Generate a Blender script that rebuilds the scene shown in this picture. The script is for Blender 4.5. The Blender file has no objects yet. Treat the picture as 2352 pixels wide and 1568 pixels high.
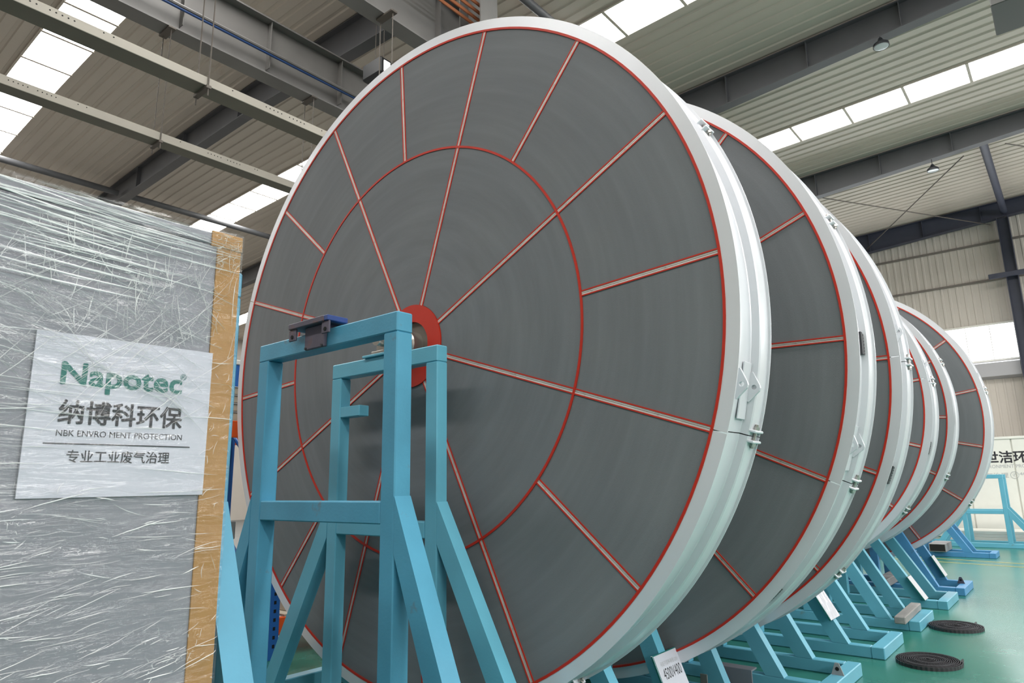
import bpy, math, random
from mathutils import Vector, Matrix
random.seed(7)
SC = bpy.context.scene
COL = SC.collection
PI = math.pi

# ------------------------------------------------------------------ camera
cam_d = bpy.data.cameras.new('camera')
cam = bpy.data.objects.new('camera', cam_d); COL.objects.link(cam)
SC.camera = cam
cam_d.sensor_width = 36.0
cam_d.lens = 1553.875 / 2352 * 36.0
cam_d.clip_end = 200
yaw, pitch, roll = -0.68965, 0.20781, -0.018305
fw = Vector((math.sin(yaw)*math.cos(pitch), math.cos(yaw)*math.cos(pitch), math.sin(pitch)))
rt = Vector((math.cos(yaw), -math.sin(yaw), 0)); up = rt.cross(fw)
r2 = rt*math.cos(roll) + up*math.sin(roll); u2 = -rt*math.sin(roll) + up*math.cos(roll)
HC = 1.51
cam.matrix_world = Matrix(((r2.x, u2.x, -fw.x, 0), (r2.y, u2.y, -fw.y, 0), (r2.z, u2.z, -fw.z, HC), (0, 0, 0, 1)))
cam_d.dof.use_dof = True
cam_d.dof.focus_distance = 4.6
cam_d.dof.aperture_fstop = 8.0

# ------------------------------------------------------------------ world, light levels, exposure
SKYLIGHT = 19.0          # daylight through the roof lights
WINDOW = 11.0            # daylight through the wall windows
w = bpy.data.worlds.new('sky'); SC.world = w; w.use_nodes = True
bg = w.node_tree.nodes['Background']; bg.inputs[0].default_value = (0.75, 0.85, 1.0, 1); bg.inputs[1].default_value = 1.0
SC.view_settings.view_transform = 'Standard'
SC.view_settings.look = 'None'
SC.view_settings.exposure = 0.0
SC.view_settings.gamma = 1.0
SC.view_settings.use_curve_mapping = False
try:
    SC.cycles.use_denoising = True
    SC.cycles.use_light_tree = False
    SC.cycles.use_adaptive_sampling = True
    SC.cycles.adaptive_threshold = 0.05
    SC.cycles.max_bounces = 5
    SC.cycles.diffuse_bounces = 3
    SC.cycles.glossy_bounces = 3
    SC.cycles.caustics_reflective = False
    SC.cycles.caustics_refractive = False
    SC.cycles.transparent_max_bounces = 8
except Exception:
    pass

# ------------------------------------------------------------------ materials
MATS = {}
def srgb(r, g, b):
    f = lambda c: ((c/255+0.055)/1.055)**2.4 if c/255 > 0.04045 else c/255/12.92
    return (f(r), f(g), f(b), 1)
def mat(name, col, rough=0.5, metal=0.0, var=0.0, vscale=6.0, dirt=None, dscale=3.0, dlo=0.6, dhi=0.75, bump=0.0, bscale=40.0, spec=0.5, emit=0.0, stretch=(1, 1, 1)):
    m = bpy.data.materials.new(name); m.use_nodes = True
    nt = m.node_tree; N = nt.nodes; L = nt.links
    b = N['Principled BSDF']
    b.inputs['Roughness'].default_value = rough
    b.inputs['Metallic'].default_value = metal
    b.inputs['Specular IOR Level'].default_value = spec
    b.inputs['Base Color'].default_value = col
    if emit:
        b.inputs['Emission Color'].default_value = col; b.inputs['Emission Strength'].default_value = emit
    if var or dirt or bump:
        tc = N.new('ShaderNodeTexCoord'); mp = N.new('ShaderNodeMapping'); mp.inputs['Scale'].default_value = stretch
        L.new(tc.outputs['Object'], mp.inputs['Vector'])
        cur = None
        if var:
            n = N.new('ShaderNodeTexNoise'); n.inputs['Scale'].default_value = vscale; n.inputs['Detail'].default_value = 6
            L.new(mp.outputs[0], n.inputs['Vector'])
            mr = N.new('ShaderNodeMapRange'); mr.inputs[1].default_value = 0.3; mr.inputs[2].default_value = 0.7
            mr.inputs[3].default_value = 1-var; mr.inputs[4].default_value = 1+var
            L.new(n.outputs['Fac'], mr.inputs[0])
            mx = N.new('ShaderNodeVectorMath'); mx.operation = 'SCALE'; mx.inputs[0].default_value = col[:3]
            L.new(mr.outputs[0], mx.inputs['Scale']); cur = mx.outputs[0]
        if dirt:
            n2 = N.new('ShaderNodeTexNoise'); n2.inputs['Scale'].default_value = dscale; n2.inputs['Detail'].default_value = 9; n2.inputs['Roughness'].default_value = 0.65
            L.new(mp.outputs[0], n2.inputs['Vector'])
            mr2 = N.new('ShaderNodeMapRange'); mr2.inputs[1].default_value = dlo; mr2.inputs[2].default_value = dhi
            L.new(n2.outputs['Fac'], mr2.inputs[0])
            mi = N.new('ShaderNodeMix'); mi.data_type = 'RGBA'
            L.new(mr2.outputs[0], mi.inputs[0])
            if cur: L.new(cur, mi.inputs[6])
            else: mi.inputs[6].default_value = col
            mi.inputs[7].default_value = dirt
            cur = mi.outputs[2]
        if cur: L.new(cur, b.inputs['Base Color'])
        if bump:
            n3 = N.new('ShaderNodeTexNoise'); n3.inputs['Scale'].default_value = bscale; n3.inputs['Detail'].default_value = 4
            L.new(mp.outputs[0], n3.inputs['Vector'])
            bp = N.new('ShaderNodeBump'); bp.inputs['Strength'].default_value = bump; bp.inputs['Distance'].default_value = 0.01
            L.new(n3.outputs['Fac'], bp.inputs['Height']); L.new(bp.outputs[0], b.inputs['Normal'])
    MATS[name] = m
    return m

CYAN = mat('cyan_paint', srgb(104, 176, 199), 0.38, var=0.07, vscale=3, dirt=srgb(128, 122, 104), dscale=4, dlo=0.66, dhi=0.8, bump=0.06, bscale=90)
CYANW = mat('worn_cyan_paint', srgb(84, 156, 186), 0.42, var=0.10, vscale=3, dirt=srgb(122, 98, 74), dscale=6, dlo=0.62, dhi=0.78, bump=0.08, bscale=70)
BLUEP = mat('worn_blue_paint', srgb(84, 150, 200), 0.42, var=0.10, vscale=3, dirt=srgb(90, 86, 90), dscale=5, dlo=0.58, dhi=0.75, bump=0.06)
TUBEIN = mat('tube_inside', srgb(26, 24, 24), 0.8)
DUSTY = mat('dusty_grey_steel', srgb(150, 148, 148), 0.6, var=0.1, dirt=srgb(120, 100, 90), dlo=0.55, dhi=0.75)
RIM = mat('aluminium_rim', srgb(228, 229, 234), 0.36, 0.28, var=0.02, vscale=4)
STRIP = mat('spoke_strip', srgb(222, 216, 210), 0.4, 0.2, var=0.15, vscale=5, dirt=srgb(150, 116, 104), dscale=6, dlo=0.58, dhi=0.74)
RED = mat('red_sealant', srgb(196, 44, 24), 0.45, var=0.05)
STEEL = mat('machined_steel', srgb(190, 186, 180), 0.28, 0.85, var=0.08)
DSTEEL = mat('dark_dirty_steel', srgb(92, 86, 100), 0.55, 0.3, var=0.2, vscale=9, dirt=srgb(110, 74, 58), dscale=9, dlo=0.55, dhi=0.7)
ULTRA = mat('ultramarine_paint', srgb(50, 74, 136), 0.5, var=0.1)
BLACK = mat('black_rubber', srgb(50, 48, 52), 0.5)
SHADOWGAP = mat('dark_gap', srgb(18, 18, 18), 0.9)
GREYGIR = mat('grey_girder_paint', srgb(112, 110, 108), 0.55, var=0.12, vscale=1.5)
RAFT = mat('grey_rafter_paint', srgb(80, 81, 84), 0.55, var=0.08, vscale=2)
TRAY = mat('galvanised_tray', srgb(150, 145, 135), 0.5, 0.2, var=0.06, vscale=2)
TRAYB = mat('shaded_tray_underside', srgb(100, 99, 88), 0.6, var=0.05)  # darker than the tray sides: shade of an open underside put into the colour
ROD = mat('rod_steel', srgb(92, 86, 80), 0.6, 0.4)
COPPER = mat('copper_bar', srgb(178, 112, 78), 0.4, 0.5)
BLUEC = mat('blue_cable', srgb(28, 64, 116), 0.5)
ROOFM = mat('cream_roof_sheet', srgb(192, 182, 170), 0.6, var=0.05, vscale=1.2, dirt=srgb(146, 118, 84), dscale=0.9, dlo=0.64, dhi=0.84, stretch=(0.4, 1, 1))
WALLM = mat('cream_wall_sheet', srgb(204, 197, 188), 0.6, var=0.04, vscale=1)
GIRT = mat('navy_steel', srgb(58, 62, 78), 0.5, var=0.06)
GIRTL = mat('girt_grey', srgb(120, 114, 108), 0.6)
CARD = mat('cardboard', srgb(168, 126, 72), 0.75, var=0.05, vscale=14)
PANELG = mat('grey_panel', srgb(134, 135, 142), 0.45, var=0.02)
PAPER = mat('white_paper', srgb(196, 197, 207), 0.6)
TEAL = mat('teal_print', srgb(30, 108, 100), 0.6)
INK = mat('ink_print', srgb(38, 36, 42), 0.6)
INKL = mat('faint_ink', srgb(176, 176, 178), 0.6)
ACRYL = mat('green_acrylic_edge', srgb(38, 108, 104), 0.15)
WHITEP = mat('white_panel', srgb(232, 230, 222), 0.5, var=0.02)
YELLOW = mat('yellow_floor_paint', srgb(190, 168, 88), 0.5)
WOOD = mat('weathered_timber', srgb(142, 140, 138), 0.8, var=0.2, vscale=12, stretch=(1, 0.15, 1), bump=0.3)
ORANGE = mat('orange_beam_paint', srgb(238, 92, 30), 0.45)
RACKB = mat('rack_blue_paint', srgb(44, 104, 182), 0.45, var=0.05)
NAVY = mat('navy_plastic', srgb(26, 40, 66), 0.5)
BEIGE = mat('beige_board', srgb(188, 176, 158), 0.7, var=0.08)
LAMPG = mat('lamp_glass', srgb(190, 196, 200), 0.2)
LAMPB = mat('black_lamp_housing', srgb(38, 40, 44), 0.45)
PALLET = mat('pallet_wood', srgb(170, 140, 100), 0.8, var=0.15)

def emis(name, col, s):
    m = bpy.data.materials.new(name); m.use_nodes = True
    nt = m.node_tree; nt.nodes.clear()
    e = nt.nodes.new('ShaderNodeEmission'); e.inputs[0].default_value = col; e.inputs[1].default_value = s
    o = nt.nodes.new('ShaderNodeOutputMaterial'); nt.links.new(e.outputs[0], o.inputs[0])
    return m
SKYM = emis('daylit_roof_light', (1, 0.985, 0.95, 1), SKYLIGHT)
WINM = emis('daylit_window', (0.93, 0.97, 1.0, 1), WINDOW)

for m_ in (SKYM, WINM): m_.cycles.emission_sampling = 'FRONT'

# floor: green epoxy
FLOORM = mat('green_epoxy', srgb(48, 118, 103), 0.27, var=0.10, vscale=0.7, dirt=srgb(84, 134, 122), dscale=1.6, dlo=0.52, dhi=0.75, bump=0.02, bscale=3, spec=0.75)

# honeycomb media: grey with faint circular winding bands about the wheel axis
MEDIA = bpy.data.materials.new('honeycomb_media'); MEDIA.use_nodes = True
def media():
    nt = MEDIA.node_tree; N = nt.nodes; L = nt.links; b = N['Principled BSDF']
    tc = N.new('ShaderNodeTexCoord'); sp = N.new('ShaderNodeSeparateXYZ'); L.new(tc.outputs['Object'], sp.inputs[0])
    x2 = N.new('ShaderNodeMath'); x2.operation = 'MULTIPLY'; L.new(sp.outputs[0], x2.inputs[0]); L.new(sp.outputs[0], x2.inputs[1])
    z2 = N.new('ShaderNodeMath'); z2.operation = 'MULTIPLY'; L.new(sp.outputs[2], z2.inputs[0]); L.new(sp.outputs[2], z2.inputs[1])
    a = N.new('ShaderNodeMath'); a.operation = 'ADD'; L.new(x2.outputs[0], a.inputs[0]); L.new(z2.outputs[0], a.inputs[1])
    r = N.new('ShaderNodeMath'); r.operation = 'SQRT'; L.new(a.outputs[0], r.inputs[0])
    an = N.new('ShaderNodeMath'); an.operation = 'ARCTAN2'; L.new(sp.outputs[2], an.inputs[0]); L.new(sp.outputs[0], an.inputs[1])
    cb = N.new('ShaderNodeCombineXYZ'); L.new(r.outputs[0], cb.inputs[0])
    m1 = N.new('ShaderNodeMath'); m1.operation = 'MULTIPLY'; m1.inputs[1].default_value = 0.12; L.new(an.outputs[0], m1.inputs[0]); L.new(m1.outputs[0], cb.inputs[1])
    n = N.new('ShaderNodeTexNoise'); n.inputs['Scale'].default_value = 9; n.inputs['Detail'].default_value = 8; n.inputs['Roughness'].default_value = 0.6
    L.new(cb.outputs[0], n.inputs['Vector'])
    mr = N.new('ShaderNodeMapRange'); mr.inputs[1].default_value = 0.25; mr.inputs[2].default_value = 0.75; mr.inputs[3].default_value = 0.86; mr.inputs[4].default_value = 1.12
    L.new(n.outputs['Fac'], mr.inputs[0])
    n2 = N.new('ShaderNodeTexNoise'); n2.inputs['Scale'].default_value = 2.2; L.new(tc.outputs['Object'], n2.inputs['Vector'])
    mix = N.new('ShaderNodeMix'); mix.data_type = 'RGBA'; mix.inputs[6].default_value = srgb(118, 121, 126); mix.inputs[7].default_value = srgb(122, 124, 126)
    L.new(n2.outputs['Fac'], mix.inputs[0])
    vm = N.new('ShaderNodeVectorMath'); vm.operation = 'SCALE'; L.new(mix.outputs[2], vm.inputs[0]); L.new(mr.outputs[0], vm.inputs['Scale'])
    L.new(vm.outputs[0], b.inputs['Base Color'])
    b.inputs['Roughness'].default_value = 0.75; b.inputs['Specular IOR Level'].default_value = 0.25
    wv = N.new('ShaderNodeTexVoronoi'); wv.inputs['Scale'].default_value = 260; L.new(tc.outputs['Object'], wv.inputs['Vector'])
    bp = N.new('ShaderNodeBump'); bp.inputs['Strength'].default_value = 0.15; bp.inputs['Distance'].default_value = 0.002
    L.new(wv.outputs['Distance'], bp.inputs['Height']); L.new(bp.outputs[0], b.inputs['Normal'])
media()

# stretch film: clear, glossy, wrinkled
FILM = bpy.data.materials.new('stretch_film'); FILM.use_nodes = True
def film():
    nt = FILM.node_tree; N = nt.nodes; L = nt.links; N.clear()
    o = N.new('ShaderNodeOutputMaterial'); tr = N.new('ShaderNodeBsdfTransparent'); tr.inputs[0].default_value = (0.97, 0.97, 0.98, 1)
    gl = N.new('ShaderNodeBsdfGlossy'); gl.inputs['Roughness'].default_value = 0.06; gl.inputs[0].default_value = (1, 1, 1, 1)
    df = N.new('ShaderNodeBsdfDiffuse'); df.inputs[0].default_value = (0.85, 0.86, 0.88, 1)
    tc = N.new('ShaderNodeTexCoord')
    def layer(rot, sc, s):
        mp = N.new('ShaderNodeMapping'); mp.inputs['Rotation'].default_value = (rot, 0, 0); mp.inputs['Scale'].default_value = sc
        L.new(tc.outputs['Object'], mp.inputs[0]); n = N.new('ShaderNodeTexNoise'); n.inputs['Scale'].default_value = s; n.inputs['Detail'].default_value = 5
        n.inputs['Distortion'].default_value = 0.6
        L.new(mp.outputs[0], n.inputs[0]); return n.outputs['Fac']
    a = layer(0.10, (1, 0.10, 1), 22); b2 = layer(-0.5, (1, 0.16, 1), 26)
    ad = N.new('ShaderNodeMath'); ad.operation = 'ADD'; L.new(a, ad.inputs[0]); L.new(b2, ad.inputs[1])
    bp = N.new('ShaderNodeBump'); bp.inputs['Strength'].default_value = 0.9; bp.inputs['Distance'].default_value = 0.03
    L.new(ad.outputs[0], bp.inputs['Height'])
    L.new(bp.outputs[0], gl.inputs['Normal'])
    m1 = N.new('ShaderNodeMixShader'); m1.inputs[0].default_value = 0.04; L.new(tr.outputs[0], m1.inputs[1]); L.new(gl.outputs[0], m1.inputs[2])
    m2 = N.new('ShaderNodeMixShader'); m2.inputs[0].default_value = 0.01; L.new(m1.outputs[0], m2.inputs[1]); L.new(df.outputs[0], m2.inputs[2])
    L.new(m2.outputs[0], o.inputs[0])
film()
FOLD = mat('film_fold', (0.98, 0.98, 0.98, 1), 0.22, spec=1.0)  # real film folds, near-white so the colour also carries their bright glints
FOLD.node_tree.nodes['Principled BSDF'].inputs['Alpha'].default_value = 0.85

# ------------------------------------------------------------------ mesh helpers
class MB:
    def __init__(self): self.v = []; self.f = []
    def add(self, vs, fs):
        o = len(self.v); self.v += [tuple(x) for x in vs]; self.f += [tuple(i+o for i in q) for q in fs]
    def box(self, x0, x1, y0, y1, z0, z1, b=0.0, M=None):
        if b <= 0:
            vs = [(x, y, z) for x in (x0, x1) for y in (y0, y1) for z in (z0, z1)]
            fs = [(0, 1, 3, 2), (4, 6, 7, 5), (0, 4, 5, 1), (2, 3, 7, 6), (0, 2, 6, 4), (1, 5, 7, 3)]
        else:
            c = ((x0+x1)/2, (y0+y1)/2, (z0+z1)/2); hh = ((x1-x0)/2, (y1-y0)/2, (z1-z0)/2)
            b = min(b, min(hh)*0.9)
            vs = []; idx = {}
            for sx in (-1, 1):
                for sy in (-1, 1):
                    for sz in (-1, 1):
                        for ax in range(3):
                            p = [c[0]+sx*hh[0], c[1]+sy*hh[1], c[2]+sz*hh[2]]
                            s = (sx, sy, sz)
                            for k in range(3):
                                if k != ax: p[k] -= s[k]*b
                            idx[(sx, sy, sz, ax)] = len(vs); vs.append(tuple(p))
            fs = []
            I = lambda s, ax: idx[(s[0], s[1], s[2], ax)]
            for ax in range(3):
                u, v = [k for k in range(3) if k != ax]
                for s in (-1, 1):
                    q = []
                    for (a, bb) in ((-1, -1), (1, -1), (1, 1), (-1, 1)):
                        t = [0, 0, 0]; t[ax] = s; t[u] = a; t[v] = bb; q.append(I(t, ax))
                    fs.append(tuple(q))
            for ax in range(3):
                u, v = [k for k in range(3) if k != ax]
                for a in (-1, 1):
                    for bb in (-1, 1):
                        t0 = [0, 0, 0]; t0[ax] = -1; t0[u] = a; t0[v] = bb; t1 = list(t0); t1[ax] = 1
                        fs.append((I(t0, u), I(t1, u), I(t1, v), I(t0, v)))
            for sx in (-1, 1):
                for sy in (-1, 1):
                    for sz in (-1, 1):
                        t = (sx, sy, sz); fs.append((I(t, 0), I(t, 1), I(t, 2)))
        if M is not None: vs = [M @ Vector(p) for p in vs]
        self.add(vs, fs); return self
    def prism(self, poly, axis, a0, a1):
        """poly: list of 2-D points; axis 'y': poly in (x,z); 'x': (y,z); 'z': (x,y)"""
        n = len(poly)
        def P(p, t):
            return {'y': (p[0], t, p[1]), 'x': (t, p[0], p[1]), 'z': (p[0], p[1], t)}[axis]
        vs = [P(p, a0) for p in poly] + [P(p, a1) for p in poly]
        fs = [tuple(range(n)), tuple(range(2*n-1, n-1, -1))] + [(i, (i+1) % n, (i+1) % n+n, i+n) for i in range(n)]
        self.add(vs, fs); return self
    def cyl(self, p0, p1, r, n=12, r1=None, caps=True):
        p0 = Vector(p0); p1 = Vector(p1); d = (p1-p0).normalized(); r1 = r if r1 is None else r1
        a = d.orthogonal().normalized(); b = d.cross(a)
        vs = []
        for p, rr in ((p0, r), (p1, r1)):
            for i in range(n):
                t = 2*PI*i/n; vs.append(p + a*math.cos(t)*rr + b*math.sin(t)*rr)
        fs = [(i, (i+1) % n, (i+1) % n+n, i+n) for i in range(n)]
        if caps: fs += [tuple(range(n-1, -1, -1)), tuple(range(n, 2*n))]
        self.add(vs, fs); return self
    def lathe(self, prof, a0, a1, seg, closed=False, axis='y'):
        """closed profile of (r, t) swept about the axis from a0 to a1"""
        n = len(prof); vs = []
        cnt = seg if closed else seg+1
        for i in range(cnt):
            a = a0+(a1-a0)*i/seg; c, s = math.cos(a), math.sin(a)
            for r, t in prof:
                vs.append((r*c, t, r*s) if axis == 'y' else (r*c, r*s, t))
        fs = []
        for i in range(seg):
            j = (i+1) % cnt
            for k in range(n):
                l = (k+1) % n
                fs.append((i*n+k, i*n+l, j*n+l, j*n+k))
        if not closed:
            fs += [tuple(range(n)), tuple(range(seg*n+n-1, seg*n-1, -1))]
        self.add(vs, fs); return self
    def mesh(self, name, m, smooth=False):
        me = bpy.data.meshes.new(name); me.from_pydata(self.v, [], self.f)
        import bmesh
        bm = bmesh.new(); bm.from_mesh(me); bmesh.ops.recalc_face_normals(bm, faces=bm.faces); bm.to_mesh(me); bm.free()
        if m: me.materials.append(m)
        if smooth:
            me.shade_smooth()
            try: me.set_sharp_from_angle(angle=math.radians(35))
            except Exception: pass
        return me
    def build(self, name, m, parent=None, smooth=False, loc=None):
        return put(name, self.mesh(name, m, smooth), parent, loc)

def put(name, me, parent=None, loc=None, rot=None):
    o = bpy.data.objects.new(name, me); COL.objects.link(o)
    if parent: o.parent = parent
    if loc: o.location = loc
    if rot: o.rotation_euler = rot
    return o
def thing(name, label, cat, loc=(0, 0, 0), group=None, rotz=0):
    o = bpy.data.objects.new(name, None); COL.objects.link(o); o.empty_display_size = 0.1
    o.location = loc; o.rotation_euler = (0, 0, rotz); o['label'] = label; o['category'] = cat
    if group: o['group'] = group
    return o
def tag(o, label, cat, group=None):
    o['label'] = label; o['category'] = cat
    if group: o['group'] = group
    return o
def struct(o, label, cat):
    o['kind'] = 'structure'; o['label'] = label; o['category'] = cat; return o

def text(name, body, width, height, origin, xdir, zdir, m, parent, bold=0.0, shear=0.0, thick=0.0):
    """flat printed lettering fitted to width x height; origin = lower left corner"""
    c = bpy.data.curves.new(name, 'FONT'); c.body = body; c.shear = shear; c.resolution_u = 3
    t = bpy.data.objects.new('tmp_text', c); COL.objects.link(t)
    dg = bpy.context.evaluated_depsgraph_get(); dg.update()
    me = bpy.data.meshes.new_from_object(t.evaluated_get(dg))
    bpy.data.objects.remove(t); bpy.data.curves.remove(c)
    vs = [v.co.copy() for v in me.vertices]; fs = [tuple(p.vertices) for p in me.polygons]
    x0, x1 = min(v.x for v in vs), max(v.x for v in vs); y0, y1 = min(v.y for v in vs), max(v.y for v in vs)
    X = Vector(xdir); Z = Vector(zdir); O = Vector(origin); NN = X.cross(Z)
    bpy.data.meshes.remove(me)
    mb = MB()
    sh = [(0, 0)] if not bold else [(math.cos(k*PI/4), math.sin(k*PI/4)) for k in range(8)]
    for k, (dx, dy) in enumerate(sh):
        mb.add([O + X*((v.x-x0)/(x1-x0)*width+dx*bold) + Z*((v.y-y0)/(y1-y0)*height+dy*bold) + NN*(.00004*k) for v in vs], fs)
    me = bpy.data.meshes.new(name); me.from_pydata(mb.v, [], mb.f)
    me.materials.clear(); me.materials.append(m)
    return put(name, me, parent)

def lit_side(o, d):
    """daylight leaves a pane only through its room side; the other faces are its frame"""
    o.data.materials.append(WHITEP)
    for p in o.data.polygons:
        p.material_index = 0 if p.normal.dot(Vector(d)) > .9 else 1
    return o
# ================================================================== SETTING
XL, XR, YF, YB = -33.0, 14.0, -12.0, 24.45
sheetz = [(-33, 9.15), (-18.6, 9.65), (-15, 9.70), (-12, 9.68), (-5.85, 9.45), (0, 9.63), (14, 10.2)]
raftz = [(-33, 8.6), (-18.6, 9.04), (-15.2, 9.06), (-12.4, 9.06), (-5.85, 8.74), (-4.6, 8.82), (0, 9.13), (14, 9.6)]
def interp(tab, x):
    for (xa, za), (xb, zb) in zip(tab, tab[1:]):
        if xa <= x <= xb: return za+(zb-za)*(x-xa)/(xb-xa)
    return tab[0][1] if x < tab[0][0] else tab[-1][1]

floor = struct(MB().box(-7.0, 5.0, -3.0, YB, -0.2, 0).build('floor', FLOORM), 'glossy green epoxy factory floor', 'floor')
BOUNCEF = mat('grey_bounce_floor', srgb(116, 116, 114), 0.6, var=0.06, vscale=1.0)  # unseen floor made up in grey, to keep green bounce off the roof
for x0, x1, y0, y1 in ((XL, -7.0, YF, YB), (5.0, XR, YF, YB), (-7.0, 5.0, YF, -3.0)):
    MB().box(x0, x1, y0, y1, -0.2, 0).build('unseen_floor_strip', BOUNCEF, floor)
for k, (ya, yb) in enumerate(((15.36, 15.10), (14.80, 14.55))):
    ln = MB()
    d = Vector((1.42, yb-ya, 0)).normalized(); n = Vector((-d.y, d.x, 0))*0.022
    p0 = Vector((-2.46, ya, 0.0)) - d*7; p1 = Vector((-1.04, yb, 0.0)) + d*9
    ln.add([p0-n, p1-n, p1+n, p0+n, p0-n+Vector((0, 0, .003)), p1-n+Vector((0, 0, .003)), p1+n+Vector((0, 0, .003)), p0+n+Vector((0, 0, .003))],
           [(0, 1, 2, 3), (4, 5, 6, 7), (0, 1, 5, 4), (1, 2, 6, 5), (2, 3, 7, 6), (3, 0, 4, 7)])
    ln.build('painted_line', YELLOW, floor)

# roof sheets with ribs (profile across y, run along x) and roof lights mid-bay
ceiling = struct(MB().box(XL, XR, YF, YB, 10.45, 10.55).build('ceiling', ROOFM), 'cream ribbed sheet roof of the factory hall', 'ceiling')
SKY = [(-3.1, -2.25), (2.95, 3.82), (8.97, 9.83), (15.24, 16.10)]
def rib_profile(n=4, wdt=1.0, hgt=0.024):
    p = []
    s = wdt/n
    for i in range(n):
        b = i*s
        p += [(b, 0), (b+s*0.62, 0), (b+s*0.70, hgt), (b+s*0.92, hgt)]
    p.append((wdt, 0))
    return p
def roof_panel():
    mb = MB(); prof = rib_profile(); n = len(prof); vs = []
    for x, z in sheetz:
        for y, dz in prof: vs.append((x, y, z+dz))
    fs = []
    for i in range(len(sheetz)-1):
        for k in range(n-1): fs.append((i*n+k, i*n+k+1, (i+1)*n+k+1, (i+1)*n+k))
    mb.add(vs, fs); return mb.mesh('roof_panel', ROOFM)
pm = roof_panel()
ys = [YF] + [v for s in SKY for v in s] + [YB]
for i in range(0, len(ys), 2):
    a, b = ys[i], ys[i+1]; n = max(1, round((b-a)/1.0)); st = (b-a)/n
    for k in range(n):
        o = put('roof_panel', pm, ceiling, (0, a+k*st, 0)); o.scale = (1, st, 1)
for i, (a, b) in enumerate(SKY):
    sk = MB()
    # kerb frame of the strip
    for y in (a, b):
        for (xa, za), (xb, zb) in zip(sheetz, sheetz[1:]):
            sk.add([(xa, y-.02, za-.02), (xb, y-.02, zb-.02), (xb, y+.02, zb-.02), (xa, y+.02, za-.02), (xa, y-.02, za+.06), (xb, y-.02, zb+.06), (xb, y+.02, zb+.06), (xa, y+.02, za+.06)],
                   [(0, 1, 2, 3), (4, 5, 6, 7), (0, 1, 5, 4), (2, 3, 7, 6)])
    so = struct(sk.build('window_%d' % (i+1), ROOFM), 'long translucent roof light strip between roof sheets', 'skylight')
    x = -32.98 + ((-0.628+32.98) % 1.153)
    while x < 13.9:
        x1 = min(x+1.153, 14.0)
        za, zb = interp(sheetz, x+.012), interp(sheetz, x1-.012)
        mb = MB(); mb.add([(x+.012, a+.02, za), (x1-.012, a+.02, zb), (x1-.012, b-.02, zb), (x+.012, b-.02, za),
                           (x+.012, a+.02, za+.03), (x1-.012, a+.02, zb+.03), (x1-.012, b-.02, zb+.03), (x+.012, b-.02, za+.03)],
                          [(0, 1, 2, 3), (4, 5, 6, 7), (0, 1, 5, 4), (1, 2, 6, 5), (2, 3, 7, 6), (3, 0, 4, 7)])
        lit_side(mb.build('pane', SKYM, so), (0, 0, -1))
        jb = MB(); jb.box(x1-.028, x1+.028, a, b, zb-.03, zb+.02); jb.build('joint', ROOFM, so)
        x = x1

# walls
def wall_panel_mesh(z0, z1, wdt=1.0):
    mb = MB(); prof = rib_profile(5, wdt, 0.014)
    vs = [(x, -d, z) for z in (z0, z1) for x, d in prof]; n = len(prof)
    mb.add(vs, [(k, k+1, n+k+1, n+k) for k in range(n-1)]); return mb.mesh('wall_panel', WALLM)
WZ0, WZ1 = 4.86, 5.95
wb = struct(MB().box(XL, XR, YB+.1, YB+.2, 0, 10.5).build('wall_back', WALLM), 'cream ribbed sheet end wall of the hall', 'wall')
lo = wall_panel_mesh(0, WZ0-.05); hi = wall_panel_mesh(WZ1, 9.9); mid = wall_panel_mesh(WZ0-.05, WZ1)
xx = XL
while xx < XR-.01:
    put('wall_panel', lo, wb, (xx, YB+.05, 0)); put('wall_panel', hi, wb, (xx, YB+.05, 0))
    if not (-9 < xx+.5 < 9): put('wall_panel', mid, wb, (xx, YB+.05, 0))
    xx += 1.0
# window band in the end wall
wn = 4
def end_window(x0, x1):
    global wn
    wn += 1
    fr = MB()
    fr.box(x0, x1, YB-.02, YB+.05, WZ1-.03, WZ1+.03); fr.box(x0, x1, YB-.02, YB+.05, WZ0-.03, WZ0+.03)
    fo = struct(fr.build('window_%d' % wn, WHITEP), 'wide bright window band high in the end wall', 'window')
    n = max(1, round((x1-x0)/0.59)); st = (x1-x0)/n
    for k in range(n):
        lit_side(MB().box(x0+k*st+.012, x0+(k+1)*st-.012, YB, YB+.02, WZ0+.03, WZ1-.03).build('pane', WINM, fo), (0, -1, 0))
        MB().box(x0+(k+1)*st-.012, x0+(k+1)*st+.012, YB-.01, YB+.03, WZ0, WZ1).build('mullion', WHITEP, fo)
    # grey metal sill below
    MB().prism([(YB+.05, WZ0-.02), (YB-.25, WZ0-.1), (YB-.25, WZ0-.5), (YB+.05, WZ0-.56)], 'x', x0, x1).build('sill_panel', mat('sill_grey_%d' % wn, srgb(176, 176, 180), .5), fo)
end_window(-8.9, -0.96); end_window(-0.62, 8.9)
wl = struct(MB().box(XL-.15, XL, YF, YB, 0, 9.6).build('wall_left', WALLM), 'cream sheet side wall far beyond the rack', 'wall')
wr = struct(MB().box(XR, XR+.15, YF, YB, 0, 10.4).build('wall_right', WALLM), 'cream sheet side wall on the right', 'wall')
wf = struct(MB().box(XL, XR, YF-.15, YF, 0, 10.5).build('wall_front', WALLM), 'cream sheet end wall behind the viewer', 'wall')
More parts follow.
